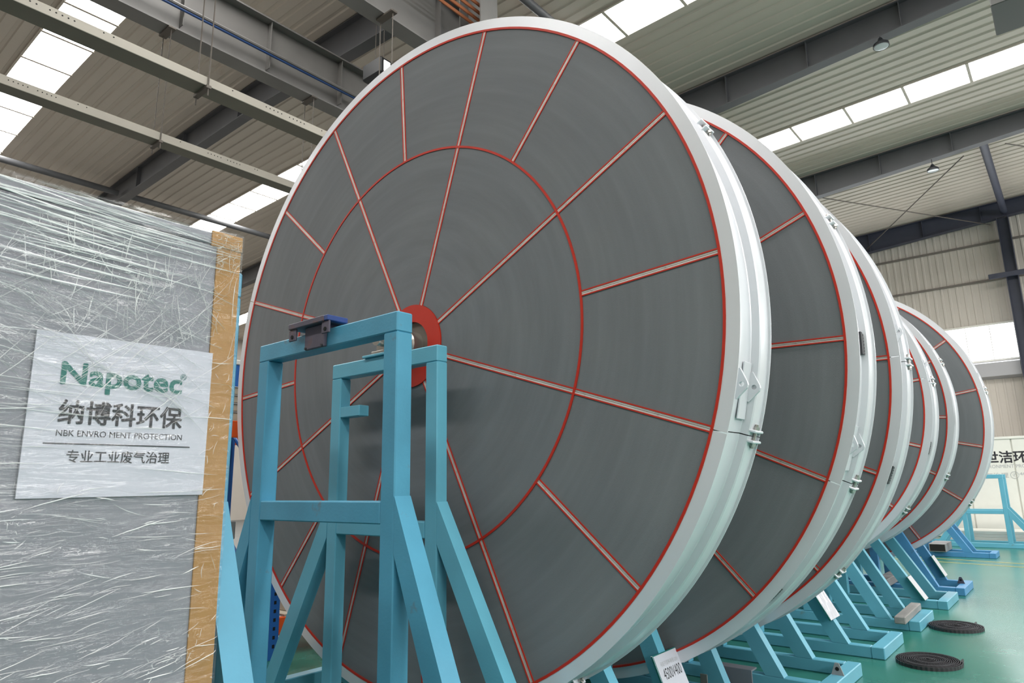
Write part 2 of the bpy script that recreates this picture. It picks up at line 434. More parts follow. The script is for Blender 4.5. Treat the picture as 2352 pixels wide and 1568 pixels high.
def side_window(y0, y1, z0, z1):
    global wn
    wn += 1
    fr = MB(); fr.box(XR-.04, XR+.01, y0-.05, y1+.05, z1, z1+.06); fr.box(XR-.04, XR+.01, y0-.05, y1+.05, z0-.06, z0)
    fo = struct(fr.build('window_%d' % wn, WHITEP), 'window in the right side wall', 'window')
    n = max(1, round((y1-y0)/1.2)); st = (y1-y0)/n
    for k in range(n): lit_side(MB().box(XR-.03, XR-.01, y0+k*st+.03, y0+(k+1)*st-.03, z0, z1).build('pane', WINM, fo), (-1, 0, 0))
side_window(-10, 22.5, 5.2, 7.0)

# ------------------------------------------------------------------ steel frame of the hall
RY = [(-5.6, 'behind the viewer'), (0.4, 'overhead of the wrapped crate'), (6.39, 'crossing above the cable trays'), (12.3, 'nearest right of the large wheel top'), (18.25, 'second from the end wall'), (24.2, 'lying along the top of the end wall')]
RLAB = {6.39: 'dark grey steel roof rafter crossing behind the cable trays', 12.3: 'dark grey steel roof rafter carrying the nearer black lamp',
        18.25: 'dark grey steel roof rafter carrying the farther black lamp', 24.2: 'dark navy steel rafter along top of the end wall',
        0.4: 'dark grey steel roof rafter over the wrapped crate', -5.6: 'dark grey steel roof rafter behind the viewer'}
for y, _ in RY[1:]:
    m = RAFT if y < 24 else GIRT
    t = thing('roof_rafter', RLAB[y], 'rafter', (0, y, 0), 'roof rafters')
    lo_p = [(x, z) for x, z in raftz if x >= XL]
    hi_x = [x for x, _ in sheetz]
    for nm, za, zb, wy in (('bottom_flange', 0.0, 0.02, 0.11), ('web', 0.02, None, 0.008), ('top_flange', None, None, 0.11)):
        mb = MB()
        xs_ = sorted(set([x for x, _ in raftz]+hi_x))
        for xa, xb in zip(xs_, xs_[1:]):
            za0, za1 = interp(raftz, xa), interp(raftz, xb); zt0, zt1 = interp(sheetz, xa)-.03, interp(sheetz, xb)-.03
            if nm == 'bottom_flange': q = (za0, za1, za0+.02, za1+.02)
            elif nm == 'web': q = (za0+.02, za1+.02, zt0-.02, zt1-.02)
            else: q = (zt0-.02, zt1-.02, zt0, zt1)
            mb.add([(xa, -wy, q[0]), (xb, -wy, q[1]), (xb, wy, q[1]), (xa, wy, q[0]), (xa, -wy, q[2]), (xb, -wy, q[3]), (xb, wy, q[3]), (xa, wy, q[2])],
                   [(0, 1, 2, 3), (4, 5, 6, 7), (0, 1, 5, 4), (2, 3, 7, 6)])
        mb.build(nm, m, t)
    for x in (-20, -17.5, -15, -12.5, -10, -4.4, -2.85, -1.3, 0.25, 1.8, 3.4):
        za, zt = interp(raftz, x)+.02, interp(sheetz, x)-.05
        MB().box(x-.006, x+.006, -.10, .10, za, zt).build('stiffener', m, t)
# columns in the valley line
def h_column(name, label, x, y, z1, m, wx=0.34, wy=0.3):
    t = thing(name, label, 'column', (x, y, 0), 'steel columns')
    MB().box(-wx/2, -wx/2+.02, -wy/2, wy/2, 0, z1).build('flange', m, t)
    MB().box(wx/2-.02, wx/2, -wy/2, wy/2, 0, z1).build('flange', m, t)
    MB().box(-wx/2+.02, wx/2-.02, -.008, .008, 0, z1).build('web', m, t)
    MB().box(-wx/2-.05, wx/2+.05, -wy/2-.05, wy/2+.05, 0, .025).build('base_plate', m, t)
for y, s in ((6.39, 'behind the large wheel, under the roof valley'), (12.3, 'under the rafter with the nearer lamp'), (18.25, 'under the rafter with the farther lamp')):
    h_column('steel_column', 'grey steel column ' + s, -5.79, y, interp(raftz, -5.79), GREYGIR, 0.42, 0.36)
h_column('steel_column', 'dark navy steel column against the end wall between window bands', -0.79, 24.15, 9.05, GIRT, 0.3, 0.3)
# girts along the end wall
for z, lab in ((7.3, 'lower'), (8.46, 'upper')):
    tag(MB().box(-12, 10, YB-.02, YB+.05, z-.03, z+.03, .01).build('wall_girt', GIRTL), 'dark %s girt rail running across the end wall' % lab, 'girt', 'wall girts')
tag(MB().box(-1.35, .2, 23.9, 24.0, 7.2, 7.34, .01).build('bracket_arm', GIRT), 'short dark bracket arm on the navy wall column', 'bracket')
# tube struts along y
def strut(x, y0, y1, dz, lab, r=0.06, m=RAFT):
    z = interp(raftz, x)+dz
    t = thing('roof_strut', lab, 'strut', (x, y0, z), 'roof struts')
    MB().cyl((0, 0, 0), (0, y1-y0, 0), r, 12).build('tube', m, t, True)
    for yy in (0.1, y1-y0-.1): MB().box(-.09, .09, yy-.1, yy+.1, -.01, .01).build('gusset', m, t)
strut(-18.6, 0.52, 6.27, .2, 'dark tube strut left of the nearest dark rafter end', 0.08)
strut(-18.6, 6.51, 12.18, .2, 'dark tube strut right of the dark rafter end', 0.08)
strut(-0.72, 18.37, 24.08, .15, 'dark tube strut reaching the end wall column top', 0.09, GIRT)
strut(-5.75, 6.6, 12.1, .3, 'grey tube strut above the large wheel', 0.07)
def rod(name, p0, p1, r, lab, cat, grp, m=ROD):
    o = MB().cyl((0, 0, 0), Vector(p1)-Vector(p0), r, 8).build(name, m, None, True, p0); return tag(o, lab, cat, grp)
rod('brace_rod', (-1.12, 18.4, 8.97), (-4.5, 24.1, 8.95), .014, 'thin roof brace rod falling left from the farther lamp', 'rod', 'roof brace rods')
rod('brace_rod', (-4.38, 18.4, 8.88), (-1.1, 24.1, 8.9), .014, 'thin roof brace rod ending at the end wall column', 'rod', 'roof brace rods')
rod('brace_rod', (-.3, 18.4, 9.0), (3.4, 24.1, 9.1), .014, 'thin roof brace rod at the right picture edge', 'rod', 'roof brace rods')

# crane runway girders with stiffeners, trays hung under them
def girder(xc, wf, z0, depth, y0, y1, lab):
    t = thing('runway_girder', lab, 'girder', (xc, y0, z0), 'runway girders')
    L = y1-y0
    MB().box(-wf/2, wf/2, 0, L, 0, .02).build('bottom_flange', GREYGIR, t)
    MB().box(-wf/2-.01, wf/2+.01, 0, L, depth-.025, depth).build('top_flange', GREYGIR, t)
    MB().box(-.007, .007, 0, L, .02, depth-.025).build('web', GREYGIR, t)
    y = 0.45
    me = MB().box(.007, wf/2-.02, -.006, .006, .12, depth-.025).mesh('stiffener', GREYGIR)
    me2 = MB().box(-wf/2+.02, -.007, -.006, .006, .12, depth-.025).mesh('stiffener', GREYGIR)
    while y < L:
        put('stiffener', me, t, (0, y, 0)); put('stiffener', me2, t, (0, y, 0)); y += 1.28
    return t
G1X, G2X, GZ = -8.56, -6.24, 7.51
g1 = girder(G1X, 0.27, GZ, 0.92, -6.0, 22.0, 'grey plate girder with blue cable along its web')
g2 = girder(G2X, 0.25, GZ, 0.92, -6.0, 22.0, 'grey plate girder with copper conductor bars beside it')
tag(MB().cyl((0, 0, 0), (0, 28, 0), .016, 8).build('blue_cable', BLUEC, None, True, (G1X+.16, -6, GZ+.30)), 'blue cable running along the side of a grey girder', 'cable')
tag(MB().cyl((0, 0, 0), (0, 28, 0), .028, 8).build('cable_conduit', GREYGIR, None, True, (G1X+.16, -6, GZ+.345)), 'grey conduit directly above the blue cable', 'conduit')
for k, nm in enumerate(('lowest', 'second lowest', 'third', 'topmost')):
    tag(MB().box(-.012, .012, 0, 24, -.025, .025, .005).build('conductor_bar', COPPER, None, False, (G2X+.42+.05*k, -5, GZ+.48+.07*k)), 'copper conductor bar beside the girder, %s of four' % nm, 'conductor bar', 'conductor bars')
def tray(xc, wdt, z0, hgt, y0, y1, lab, hang, ztop):
    t = thing('cable_tray', lab, 'cable tray', (xc, y0, z0), 'cable trays')
    L = y1-y0; n = int(L/2.25)+1
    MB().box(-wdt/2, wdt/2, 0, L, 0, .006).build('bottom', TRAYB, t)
    MB().box(-wdt/2, -wdt/2+.005, 0, L, .006, hgt).build('side', TRAY, t)
    MB().box(wdt/2-.005, wdt/2, 0, L, .006, hgt).build('side', TRAY, t)
    hole = MB().cyl((wdt/2-.001, 0, 0), (wdt/2+.0015, 0, 0), .007, 6).mesh('bolt_hole', SHADOWGAP)
    for yy in hang:
        y = yy-y0
        MB().box(-wdt/2-.03, wdt/2+.03, y-.025, y+.025, -.035, 0, .003).build('hanger_bracket', ROD, t)
        for s in (-1, 1):
            MB().cyl((s*(wdt/2+.015), y, -.11), (s*(wdt/2+.015), y, ztop-z0), .007, 6).build('hanger_rod', ROD, t)
        MB().box(-wdt/2-.05, wdt/2+.05, y-.05, y+.05, ztop-z0-.03, ztop-z0+.0, .004).build('hanger_clamp', ROD, t)
        for j in range(10):
            put('bolt_hole', hole, t, (0, y+.62+.045*j+(.05 if j > 4 else 0), hgt*.62))
        for j in (-.85, .25, 1.3): put('bolt_hole', hole, t, (0, y+j, hgt*.75))
tray(-6.12, .215, 5.35, .092, -4, 21, 'upper galvanised cable tray hanging nearer the large wheel', [-1.77, .48, 2.71, 4.98, 7.2, 9.45, 11.7], GZ)
tray(-8.56, .205, 5.88, .11, -4, 21, 'lower galvanised cable tray hanging left of the other', [-1.2, 1.03, 3.27, 5.46, 7.7, 9.95, 12.2], GZ)

# high-bay lamps
def bay_lamp(x, y, z, lab, s=1.0):
    t = thing('high_bay_lamp', lab, 'lamp', (x, y, z), 'high bay lamps')
    MB().lathe([(.001, .26), (.05, .26), (.07, .2), (.13, .14), (.20, .08), (.21, 0), (.19, 0), (.001, .02)], 0, 2*PI, 28, True, 'z').build('housing', LAMPB, t, True)
    MB().lathe([(.001, .006), (.185, .006), (.185, -.004), (.13, -.012), (.001, -.015)], 0, 2*PI, 28, True, 'z').build('glass', LAMPG, t, True)
    zt = (interp(raftz, x)-z)/s
    MB().cyl((0, 0, .26), (0, 0, max(.3, zt)), .012, 8).build('hanger', LAMPB, t)
    t.scale = (s, s, s)
bay_lamp(-1.64, 12.22, 8.83, 'black high bay lamp under the nearer rafter on the right', 0.62)
bay_lamp(-1.75, 18.2, 8.72, 'black high bay lamp under the farther rafter on the right', 0.62)
# flood lamp seen over the left girder
t = thing('flood_lamp', 'small dark flood lamp just above the girder by the wheel rim', 'lamp', (-7.55, 6.02, 7.62))
MB().box(-.22, .22, -.16, .16, 0.05, .34, .03).build('housing', LAMPB, t)
MB().box(.221, .228, -.09, .03, .10, .28).build('glass', emis('lamp_glow', (1, .97, .95, 1), 3.0), t)
MB().cyl((-.1, 0, .34), (-.1, 0, 1.3), .006, 6).build('hanger', ROD, t)
MB().cyl((.1, 0, .34), (.1, 0, 1.3), .006, 6).build('hanger', ROD, t)
# dark box hanging at the top right
t = thing('duct_box', 'dark grey sheet metal box hanging at the top right corner', 'duct', (0.55, 10.45, 7.52))
MB().box(-.61, .75, -.4, .4, 0, .42, .01).build('casing', mat('duct_paint', srgb(78, 78, 76), .5), t)
for x in (-.5, .6):
    MB().cyl((x, 0, .42), (x, 0, 2.3), .012, 6).build('hanger', ROD, t)

# ================================================================== ROTOR WHEELS
MC = {}
def cached(key, fn):
    if key not in MC: MC[key] = fn()
    return MC[key]
def sector_mesh(ra, rb, span, half, d0, d1, nseg):
    poly = []
    def ang(r): return math.asin(min(.9, half/r))
    for rr, rev in ((rb, False), (ra, True)):
        a0, a1 = ang(rr), span-ang(rr)
        pts = [(rr*math.cos(a0+(a1-a0)*i/nseg), rr*math.sin(a0+(a1-a0)*i/nseg)) for i in range(nseg+1)]
        poly += pts[::-1] if rev else pts
    mb = MB(); n = nseg+1; vs = []
    for d in (d0, d1):
        for x, z in poly: vs.append((x, d, z))
    m = 2*n; fs = []
    for base, fl in ((0, 1), (m, -1)):
        for i in range(nseg):
            fs.append((base+i, base+i+1, base+m-2-i, base+m-1-i))
    for i in range(m): j = (i+1) % m; fs.append((i, j, j+m, i+m))
    mb.add(vs, fs); return mb.mesh('media_sector', MEDIA)
def ring_mesh(ra, rb, d0, d1, m, seg=160, name='ring'):
    return MB().lathe([(ra, d0), (rb, d0), (rb, d1), (ra, d1)], 0, 2*PI, seg, True).mesh(name, m, True)
def lug_plate_mesh(R):
    # rounded triangular plate with a hole, in (x radial, z tangential), thin in y
    out = [(R-.061, -.095), (R-.010, -.026), (R+.002, -.010), (R+.004, .004), (R+.0, .016), (R-.016, .040), (R-.061, .105)]
    n = 28; c = Vector((R-.026, 0.004)); ho = .012
    pts_o = []
    def hit(a):
        d = Vector((math.cos(a), math.sin(a))); best = None
        for p, q in zip(out, out[1:]+out[:1]):
            p = Vector(p)-c; q = Vector(q)-c; e = q-p; den = d.x*e.y-d.y*e.x
            if abs(den) < 1e-9: continue
            t = (p.x*e.y-p.y*e.x)/den; u = (p.x*d.y-p.y*d.x)/den
            if t > 0 and -1e-6 <= u <= 1+1e-6 and (best is None or t < best): best = t
        return c+d*(best or .05)
    vs = []; fs = []
    for y in (-.008, .008):
        for i in range(n):
            a = 2*PI*i/n; p = hit(a); vs.append((p.x, y, p.y))
        for i in range(n):
            a = 2*PI*i/n; vs.append((c.x+ho*math.cos(a), y, c.y+ho*math.sin(a)))
    for i in range(n):
        j = (i+1) % n
        fs += [(i, j, n+j, n+i), (2*n+i, 2*n+j, 3*n+j, 3*n+i), (i, j, 2*n+j, 2*n+i), (n+i, n+j, 3*n+j, 3*n+i)]
    mb = MB(); mb.add(vs, fs); return mb.mesh('lifting_lug', RIM)
def wheel(label, cx, y0, cz, R, seam_deg, teeth=True):
    r1 = R-.074; r2 = R*.6108; rh = .2807; T = .40
    t = thing('rotor_wheel', label, 'wheel', (cx, y0, cz), 'honeycomb rotor wheels')
    k = round(R, 3)
    si = cached(('si', k), lambda: sector_mesh(rh+.002, r2-.007, PI/4, .017, .004, T-.004, 14))
    so = cached(('so', k), lambda: sector_mesh(r2+.007, r1-.006, PI/8, .017, .004, T-.004, 12))
    ph = math.radians(seam_deg)
    for i in range(8): put('media_sector', si, t, None, (0, -(ph+i*PI/4), 0))
    for i in range(16): put('media_sector', so, t, None, (0, -(ph+i*PI/8), 0))
    def spk(ra, rb):
        mb = MB(); mb.box(ra, rb, .002, T-.002, .0012, .0098); mb.box(ra, rb, .002, T-.002, -.0098, -.0012)
        mb.box(ra, rb, .012, T-.012, -.0012, .0012); return mb.mesh('spoke', STRIP)
    def seal(ra, rb, s):
        return MB().box(ra, rb, -.001, .03, s*.0135-.0036, s*.0135+.0036).mesh('sealant_line', RED)
    sf = cached(('sf', k), lambda: spk(rh, r1-.004)); sh = cached(('sh', k), lambda: spk(r2+.005, r1-.004))
    for i in range(16):
        full = i % 2 == 0
        o = put('spoke', sf if full else sh, t, None, (0, -(ph+i*PI/8), 0))
        for s in (-1, 1):
            put('sealant_line', cached(('sl', k, full, s), lambda: seal(rh if full else r2+.005, r1-.004, s)), o)
    put('sealant_ring', cached(('ro', k), lambda: ring_mesh(r1-.008, r1+.006, -.0025, .03, RED, name='sealant_ring')), t)
    put('sealant_ring', cached(('ri', k), lambda: ring_mesh(r2-.007, r2+.007, -.002, .03, RED, name='sealant_ring')), t)
    # rim: a channel section in two halves, split at the seam
    def half():
        prof = [(r1+.005, 0), (R, 0), (R, .007), (R-.062, .008), (R-.062, .292), (R-.058, .296), (R-.020, .300), (R-.014, .306), (R-.010, .394), (R+.003, .394), (R+.003, .40), (r1+.005, .40)]
        return MB().lathe(prof, .0012, PI-.0012, 110).mesh('rim_half', RIM, True)
    rhm = cached(('rh', k), half)
    for i in (0, 1): put('rim_half', rhm, t, None, (0, -(ph+i*PI), 0))
    gap = cached(('gap', k), lambda: MB().box(r1+.006, R-.0625, .002, .396, -.004, .004).mesh('seam_gap', SHADOWGAP))
    for i in (0, 1): put('seam_gap', gap, t, None, (0, -(ph+i*PI), 0))
    # clamps on the back flange every 45 degrees
    def clampm():
        mb = MB()
        for s in (-1, 1):
            mb.box(R-.060, R+.016, .300, .402, s*.026-.007, s*.026+.007, .004)
        return mb.mesh('clamp_bracket', RIM)
    def boltm():
        mb = MB(); mb.cyl((R-.004, .350, -.06), (R-.004, .350, .06), .009, 8); mb.cyl((R-.004, .350, -.05), (R-.004, .350, -.033), .017, 6); mb.cyl((R-.004, .350, .033), (R-.004, .350, .05), .017, 6)
        return mb.mesh('bolt', STEEL)
    cm = cached(('cl', k), clampm); bm = cached(('bo', k), boltm)
    for i in range(8):
        o = put('clamp_bracket', cm, t, None, (0, -(ph+i*PI/4), 0)); put('bolt', bm, o)
    lm = cached(('lug', k), lambda: lug_plate_mesh(R))
    pad = cached(('pad', k), lambda: MB().box(R-.061, R-.052, .20, .292, -.16, .12, .002).mesh('lug_pad', RIM))
    for a in (6.0, 186.0):
        aa = ph+math.radians(a)
        put('lug_pad', pad, t, None, (0, -aa, 0))
        for yy in (.135, .295): put('lifting_lug', lm, t, (0, yy, 0), (0, -aa, 0))
    if teeth:
        def rackm():
            mb = MB(); ri, ro = R-.062, R-.034; n = 7; sp = math.radians(3.7)*2.2/R
            mb.lathe([(ri, .225), (ro, .225), (ro, .262), (ri, .262)], -sp/2, sp/2, 10)
            for i in range(n):
                a0 = -sp/2+sp*i/n; a1 = a0+sp/n*.62
                mb.lathe([(ri, .262), (ro, .262), (ro, .288), (ri, .288)], a0, a1, 1)
            return mb.mesh('toothed_rack', BLACK)
        rm = cached(('rk', k), rackm)
        for i in (1, 3, 5, 7, 9, 11, 13, 15):
            put('toothed_rack', rm, t, None, (0, -(ph+i*PI/8), 0))
    # hub
    put('hub_flange', cached('hf', lambda: ring_mesh(.163, .2815, -.006, .1, RED, 64, 'hub_flange')), t)
    put('hub_disc', cached('hd', lambda: MB().lathe([(.03, .02), (.165, .02), (.165, .38), (.03, .38)], 0, 2*PI, 48, True).mesh('hub_disc', mat('hub_steel', srgb(120, 112, 104), .45, .5, var=.1), True)), t)
    put('bearing_collar', cached('bc', lambda: MB().lathe([(.03, -.12), (.075, -.12), (.085, -.10), (.085, -.07), (.095, -.06), (.095, .02), (.03, .02)], 0, 2*PI, 40, True).mesh('bearing_collar', STEEL, True)), t)
    put('axle', cached('ax', lambda: MB().cyl((0, -.3, 0), (0, .72, 0), .04, 24).mesh('axle', STEEL, True)), t)
    bh = cached('bh', lambda: MB().cyl((0, -.128, 0), (0, -.11, 0), .011, 6).mesh('bolt', LAMPB))
    for i in range(6): a = i*PI/3+.3; put('bolt', bh, t, (.062*math.cos(a), 0, .062*math.sin(a)))
    return t
wheel('nearest and largest-looking grey honeycomb wheel behind the turquoise stand', -3.357, 3.007, 2.431, 2.25, -18.5, False)
wheel('second grey honeycomb wheel, right behind the nearest one', -3.156, 4.31, 2.389, 2.25, -24.1)
wheel('third grey honeycomb wheel, last of the three big ones', -3.158, 5.53, 2.383, 2.25, -0.3)
wheel('fourth grey honeycomb wheel, first of the smaller two', -3.017, 8.29, 2.357, 1.892, 5.4)
wheel('fifth grey honeycomb wheel, just before the farthest wheel', -3.013, 9.80, 2.373, 1.896, 17.7)
wheel('farthest grey honeycomb wheel of the row near the end wall', -2.892, 11.0, 2.345, 2.035, 9.0)

# ================================================================== STANDS
def stand(label, cx, yn, yf, top, m, half=.52, sec=.10, dep=.085, joint=1.42, inner=1.19, land=1.26, end=1.60, midt=1.31, midh=.095, bearing=True, axis_z=None, endl=None, plates=()):
    t = thing('wheel_stand', label, 'stand', (cx, yn, 0), 'steel wheel stands')
    endl = endl or end
    bh = .095; bv = .006
    for fy in (0.0, yf-yn):
        MB().box(-endl, end-dep-.02, fy, fy+dep, 0, bh, bv).build('base_beam', m, t)
        for s in (-1, 1):
            x0, x1 = sorted((s*half, s*(half-sec)))
            MB().box(x0, x1, fy, fy+dep, bh, top-sec, bv).build('post', m, t)
            mb = MB(); mb.prism([(s*half, joint), (s*half, inner), (s*(land-.135), bh), (s*land, bh)], 'y', fy, fy+dep)
            mb.build('brace', m, t)
        MB().box(-half, half, fy, fy+dep, top-sec, top, bv).build('top_beam', m, t)
        MB().box(-half+sec, half-sec, fy, fy+dep, midt-midh, midt, bv).build('mid_beam', m, t)
        if bearing:
            az = axis_z
            MB().box(-.17, .17, fy-.02, fy+dep+.02, top, top+.016, .003).build('bearing_plate', m, t)
            MB().box(-.11, .11, fy+.005, fy+dep-.005, top+.016, top+.04, .004).prism([(-.062, top+.04), (.062, top+.04), (.062, az), (.05, az+.04), (.025, az+.06), (-.025, az+.06), (-.05, az+.04), (-.062, az)], 'y', fy+.012, fy+dep-.012).build('pillow_bearing', STEEL, t)
    e1 = yf-yn+dep
    for s, e in ((1, end), (-1, endl)):
        x0, x1 = sorted((s*e, s*(e-.105)))
        if s > 0: MB().box(x0, x1, -.004, e1+.004, 0, bh+.002, bv).build('base_end', m, t)
        else: MB().box(x0, x1, dep+.001, e1-dep-.001, 0, bh, bv).build('base_end', m, t)
    return t
def sign_on(t, fy, dep, half, joint, land, z, L, wdt, mface, writing=False, wob=False):
    """plate on the outer sloping face of the right brace"""
    p0 = Vector((half, 0, joint)); p1 = Vector((land, 0, .095)); d = (p1-p0).normalized(); n = Vector((-d.z, 0, d.x))
    s = (joint-z)/(joint-.095); c = p0+(p1-p0)*s; yc = fy+dep/2
    M = Matrix.Translation(c+n*.012+Vector((0, yc, 0))) @ Matrix(((d.x, 0, n.x, 0), (0, 1, 0, 0), (d.z, 0, n.z, 0), (0, 0, 0, 1)))
    hold = MB().box(-L/2, L/2, -wdt/2, wdt/2, -.011, .004, .002, M).build('sign_holder', ACRYL, t)
    MB().box(-L/2+.006, L/2-.002, -wdt/2+.006, wdt/2-.006, .004, .0055, 0, M).build('sign_sheet', mface, hold)
    if writing:
        X = Vector((0, 1, 0)); Z = -d
        o = c+n*(.012+.0062)+Vector((0, yc, 0))
        text('lettering', '河南平煤神-新密-239', wdt*.72, .028, o+X*(-wdt*.34)+Z*(L*.30), X, Z, INKL, hold)
        text('lettering', '4500V400', wdt*.74, .062, o+X*(-wdt*.34)+Z*(L*.10), X, Z, INK, hold)
    return hold
GLOSSW = mat('glossy_white_sheet', srgb(205, 204, 214), .12)
# empty stand in front of everything
s0 = stand('nearest worn turquoise stand carrying a dark steel plate, no wheel', -3.215, 1.26, 2.20, 2.385, CYANW, half=.65, sec=.105, dep=.105, joint=1.464, inner=1.20, land=1.23, end=1.42, midt=1.44, midh=.11, bearing=False)
FY0 = 0.94
ped = MB().box(-.13, .06, FY0-.022, FY0-.001, 2.282, 2.413, .004).build('pedestal', DSTEEL, s0)
for (bx, bz) in ((-.115, 2.29), (.04, 2.29)): MB().cyl((bx, FY0-.028, bz), (bx, FY0-.018, bz), .008, 8).build('bolt', LAMPB, ped)
pl = MB().box(-.245, .10, FY0-.06, FY0+.10, 2.413, 2.447, .004).box(-.12, .05, FY0-.001, FY0+.09, 2.386, 2.413).build('top_plate', DSTEEL, s0)
MB().box(.10, .135, FY0-.058, FY0+.08, 2.415, 2.445, .003).build('painted_end', ULTRA, pl)
for bx in (-.215, .105):
    br = MB().box(bx-.035, bx+.035, FY0-.05, FY0-.038, 2.345, 2.413, .003).build('angle_bracket', DSTEEL, s0)
    MB().cyl((bx, FY0-.053, 2.368), (bx, FY0-.037, 2.368), .012, 10).build('bolt_hole', SHADOWGAP, br)
s1 = stand('turquoise stand holding the nearest wheel', -3.357, 2.75, 3.57, 2.331, CYAN, half=.515, axis_z=2.431, land=1.25, end=1.62)
MB().box(-.42, -.215, .005, .085, 1.965, 2.035, .004).build('stub', CYAN, s1)
s2 = stand('turquoise stand with a 4500V400 sign, holding the second wheel', -3.157, 4.12, 4.80, 2.29, CYAN, axis_z=2.389, land=1.06, end=1.50)
s3 = stand('turquoise stand holding the third wheel, lifting eye on its base end', -3.158, 5.34, 6.02, 2.283, CYAN, axis_z=2.383)
s4 = stand('turquoise stand without a wheel, white sheet on its brace', -3.08, 6.72, 7.40, 2.26, CYAN, bearing=False, land=1.28, end=1.56)
s5 = stand('turquoise stand holding the fourth wheel, timber block on its base', -3.017, 8.10, 8.78, 2.257, CYAN, axis_z=2.357, land=1.28, end=1.54)
s6 = stand('turquoise stand holding the fifth wheel, sign plate above its base', -3.013, 9.55, 10.3, 2.273, CYAN, axis_z=2.373, land=1.35, end=1.58)
s7 = stand('blue stand holding the farthest wheel', -2.892, 10.76, 11.5, 2.245, BLUEP, axis_z=2.345, land=1.20, end=1.49)
s8 = stand('blue empty stand beyond the painted floor lines', -3.10, 15.75, 16.3, 2.0, BLUEP, bearing=False, land=1.26, end=1.62, joint=1.3, inner=1.08, midt=1.2)
s9 = stand('low turquoise empty stand before the white lettered booth', -1.785, 18.1, 18.75, 1.53, CYAN, half=.42, sec=.085, joint=.83, inner=.66, land=.95, end=1.35, midt=.78, midh=.08, bearing=False)
sign_on(s2, 0.0, .085, .52, 1.42, 1.06, .27, .38, .31, PAPER, True)
WRINK = mat('crinkled_sheet', srgb(205, 204, 214), .12, bump=1.0, bscale=11)
sign_on(s4, 0.0, .085, .52, 1.42, 1.28, .40, .27, .29, WRINK)
sign_on(s6, 0.0, .085, .52, 1.42, 1.35, .215, .30, .22, GLOSSW)
sign_on(s7, .74, .085, .52, 1.42, 1.20, .27, .30, .22, GLOSSW)
def lift_eye(t, x, y, m):
    out = [(-.045, 0), (.045, 0), (.014, .085), (-.014, .085)]
    mb = MB(); mb.prism(out, 'y', y-.005, y+.005)
    mb.v = [(vx+x, vy, vz+.095) for vx, vy, vz in mb.v]
    e = mb.build('lifting_eye', m, t)
    MB().cyl((x, y-.007, .14), (x, y+.007, .14), .014, 10).build('eye_hole', SHADOWGAP, e)
lift_eye(s3, 1.55, .30, DUSTY); lift_eye(s7, 1.40, .45, DSTEEL)

# ================================================================== WRAPPED CRATE
BX, BY, BZ = -2.262, 1.181, 2.405
cr = thing('wrapped_crate', 'tall grey panelled crate wrapped in clear stretch film, cardboard edge', 'crate', (BX, BY, 0))
BL, BD = 2.6, 1.05        # along -y, along -x
for i in range(3):
    MB().box(-BD+i*BD/2-.06 if i == 2 else -BD+i*(BD/2-.05), -BD+i*(BD/2-.05)+.1 if i < 2 else -0.01, -BL+.02, -.02, 0, .10).build('pallet_bearer', PALLET, cr)
body = MB().box(-BD, 0, -BL, 0, .10, BZ-.045, .004).build('panel_body', PANELG, cr)
MB().box(-BD-.002, .002, -BL-.002, .002, BZ-.042, BZ, .004).build('top_cap', PANELG, cr)
# cardboard edge strips on the far corner
MB().box(-.002, .006, -.082, .006, .12, BZ-.05, .001).build('cardboard_edge', CARD, cr)
MB().box(-.12, -.002, .001, .006, .12, BZ-.05, .001).build('cardboard_edge', CARD, cr)
MB().box(-.002, .009, -.105, .009, BZ-.05, BZ+.006, .002).build('cardboard_cap', CARD, cr)
MB().box(-.12, -.002, .002, .009, BZ-.05, BZ+.006, .001).build('cardboard_cap', CARD, cr)
# paper notice
PX = .0105
nt_ = MB().box(.004, PX, .590-BY, 1.108-BY, 1.495, 1.97, 0).build('paper_notice', PAPER, cr)
def ptext(body, y0, y1, z0, z1, m, bold=0.0):
    text('lettering', body, y1-y0, z1-z0, (PX+.0012, y0-BY, z0), (0, 1, 0), (0, 0, 1), m, nt_, bold)
ptext('Napotec', .664, 1.010, 1.800, 1.884, TEAL, .0026)
ptext('®', 1.004, 1.024, 1.866, 1.886, TEAL)
ptext('纳博科环保', .668, 1.020, 1.706, 1.774, INK, .0017)
ptext('NBK ENVRO MENT PROTECTION', .667, 1.025, 1.669, 1.687, INK)
ptext('专业工业废气治理', .700, .990, 1.594, 1.630, INK, .0004)
MB().box(PX, PX+.0015, .638-BY, 1.053-BY, 1.646, 1.6495).build('printed_rule', INK, nt_)
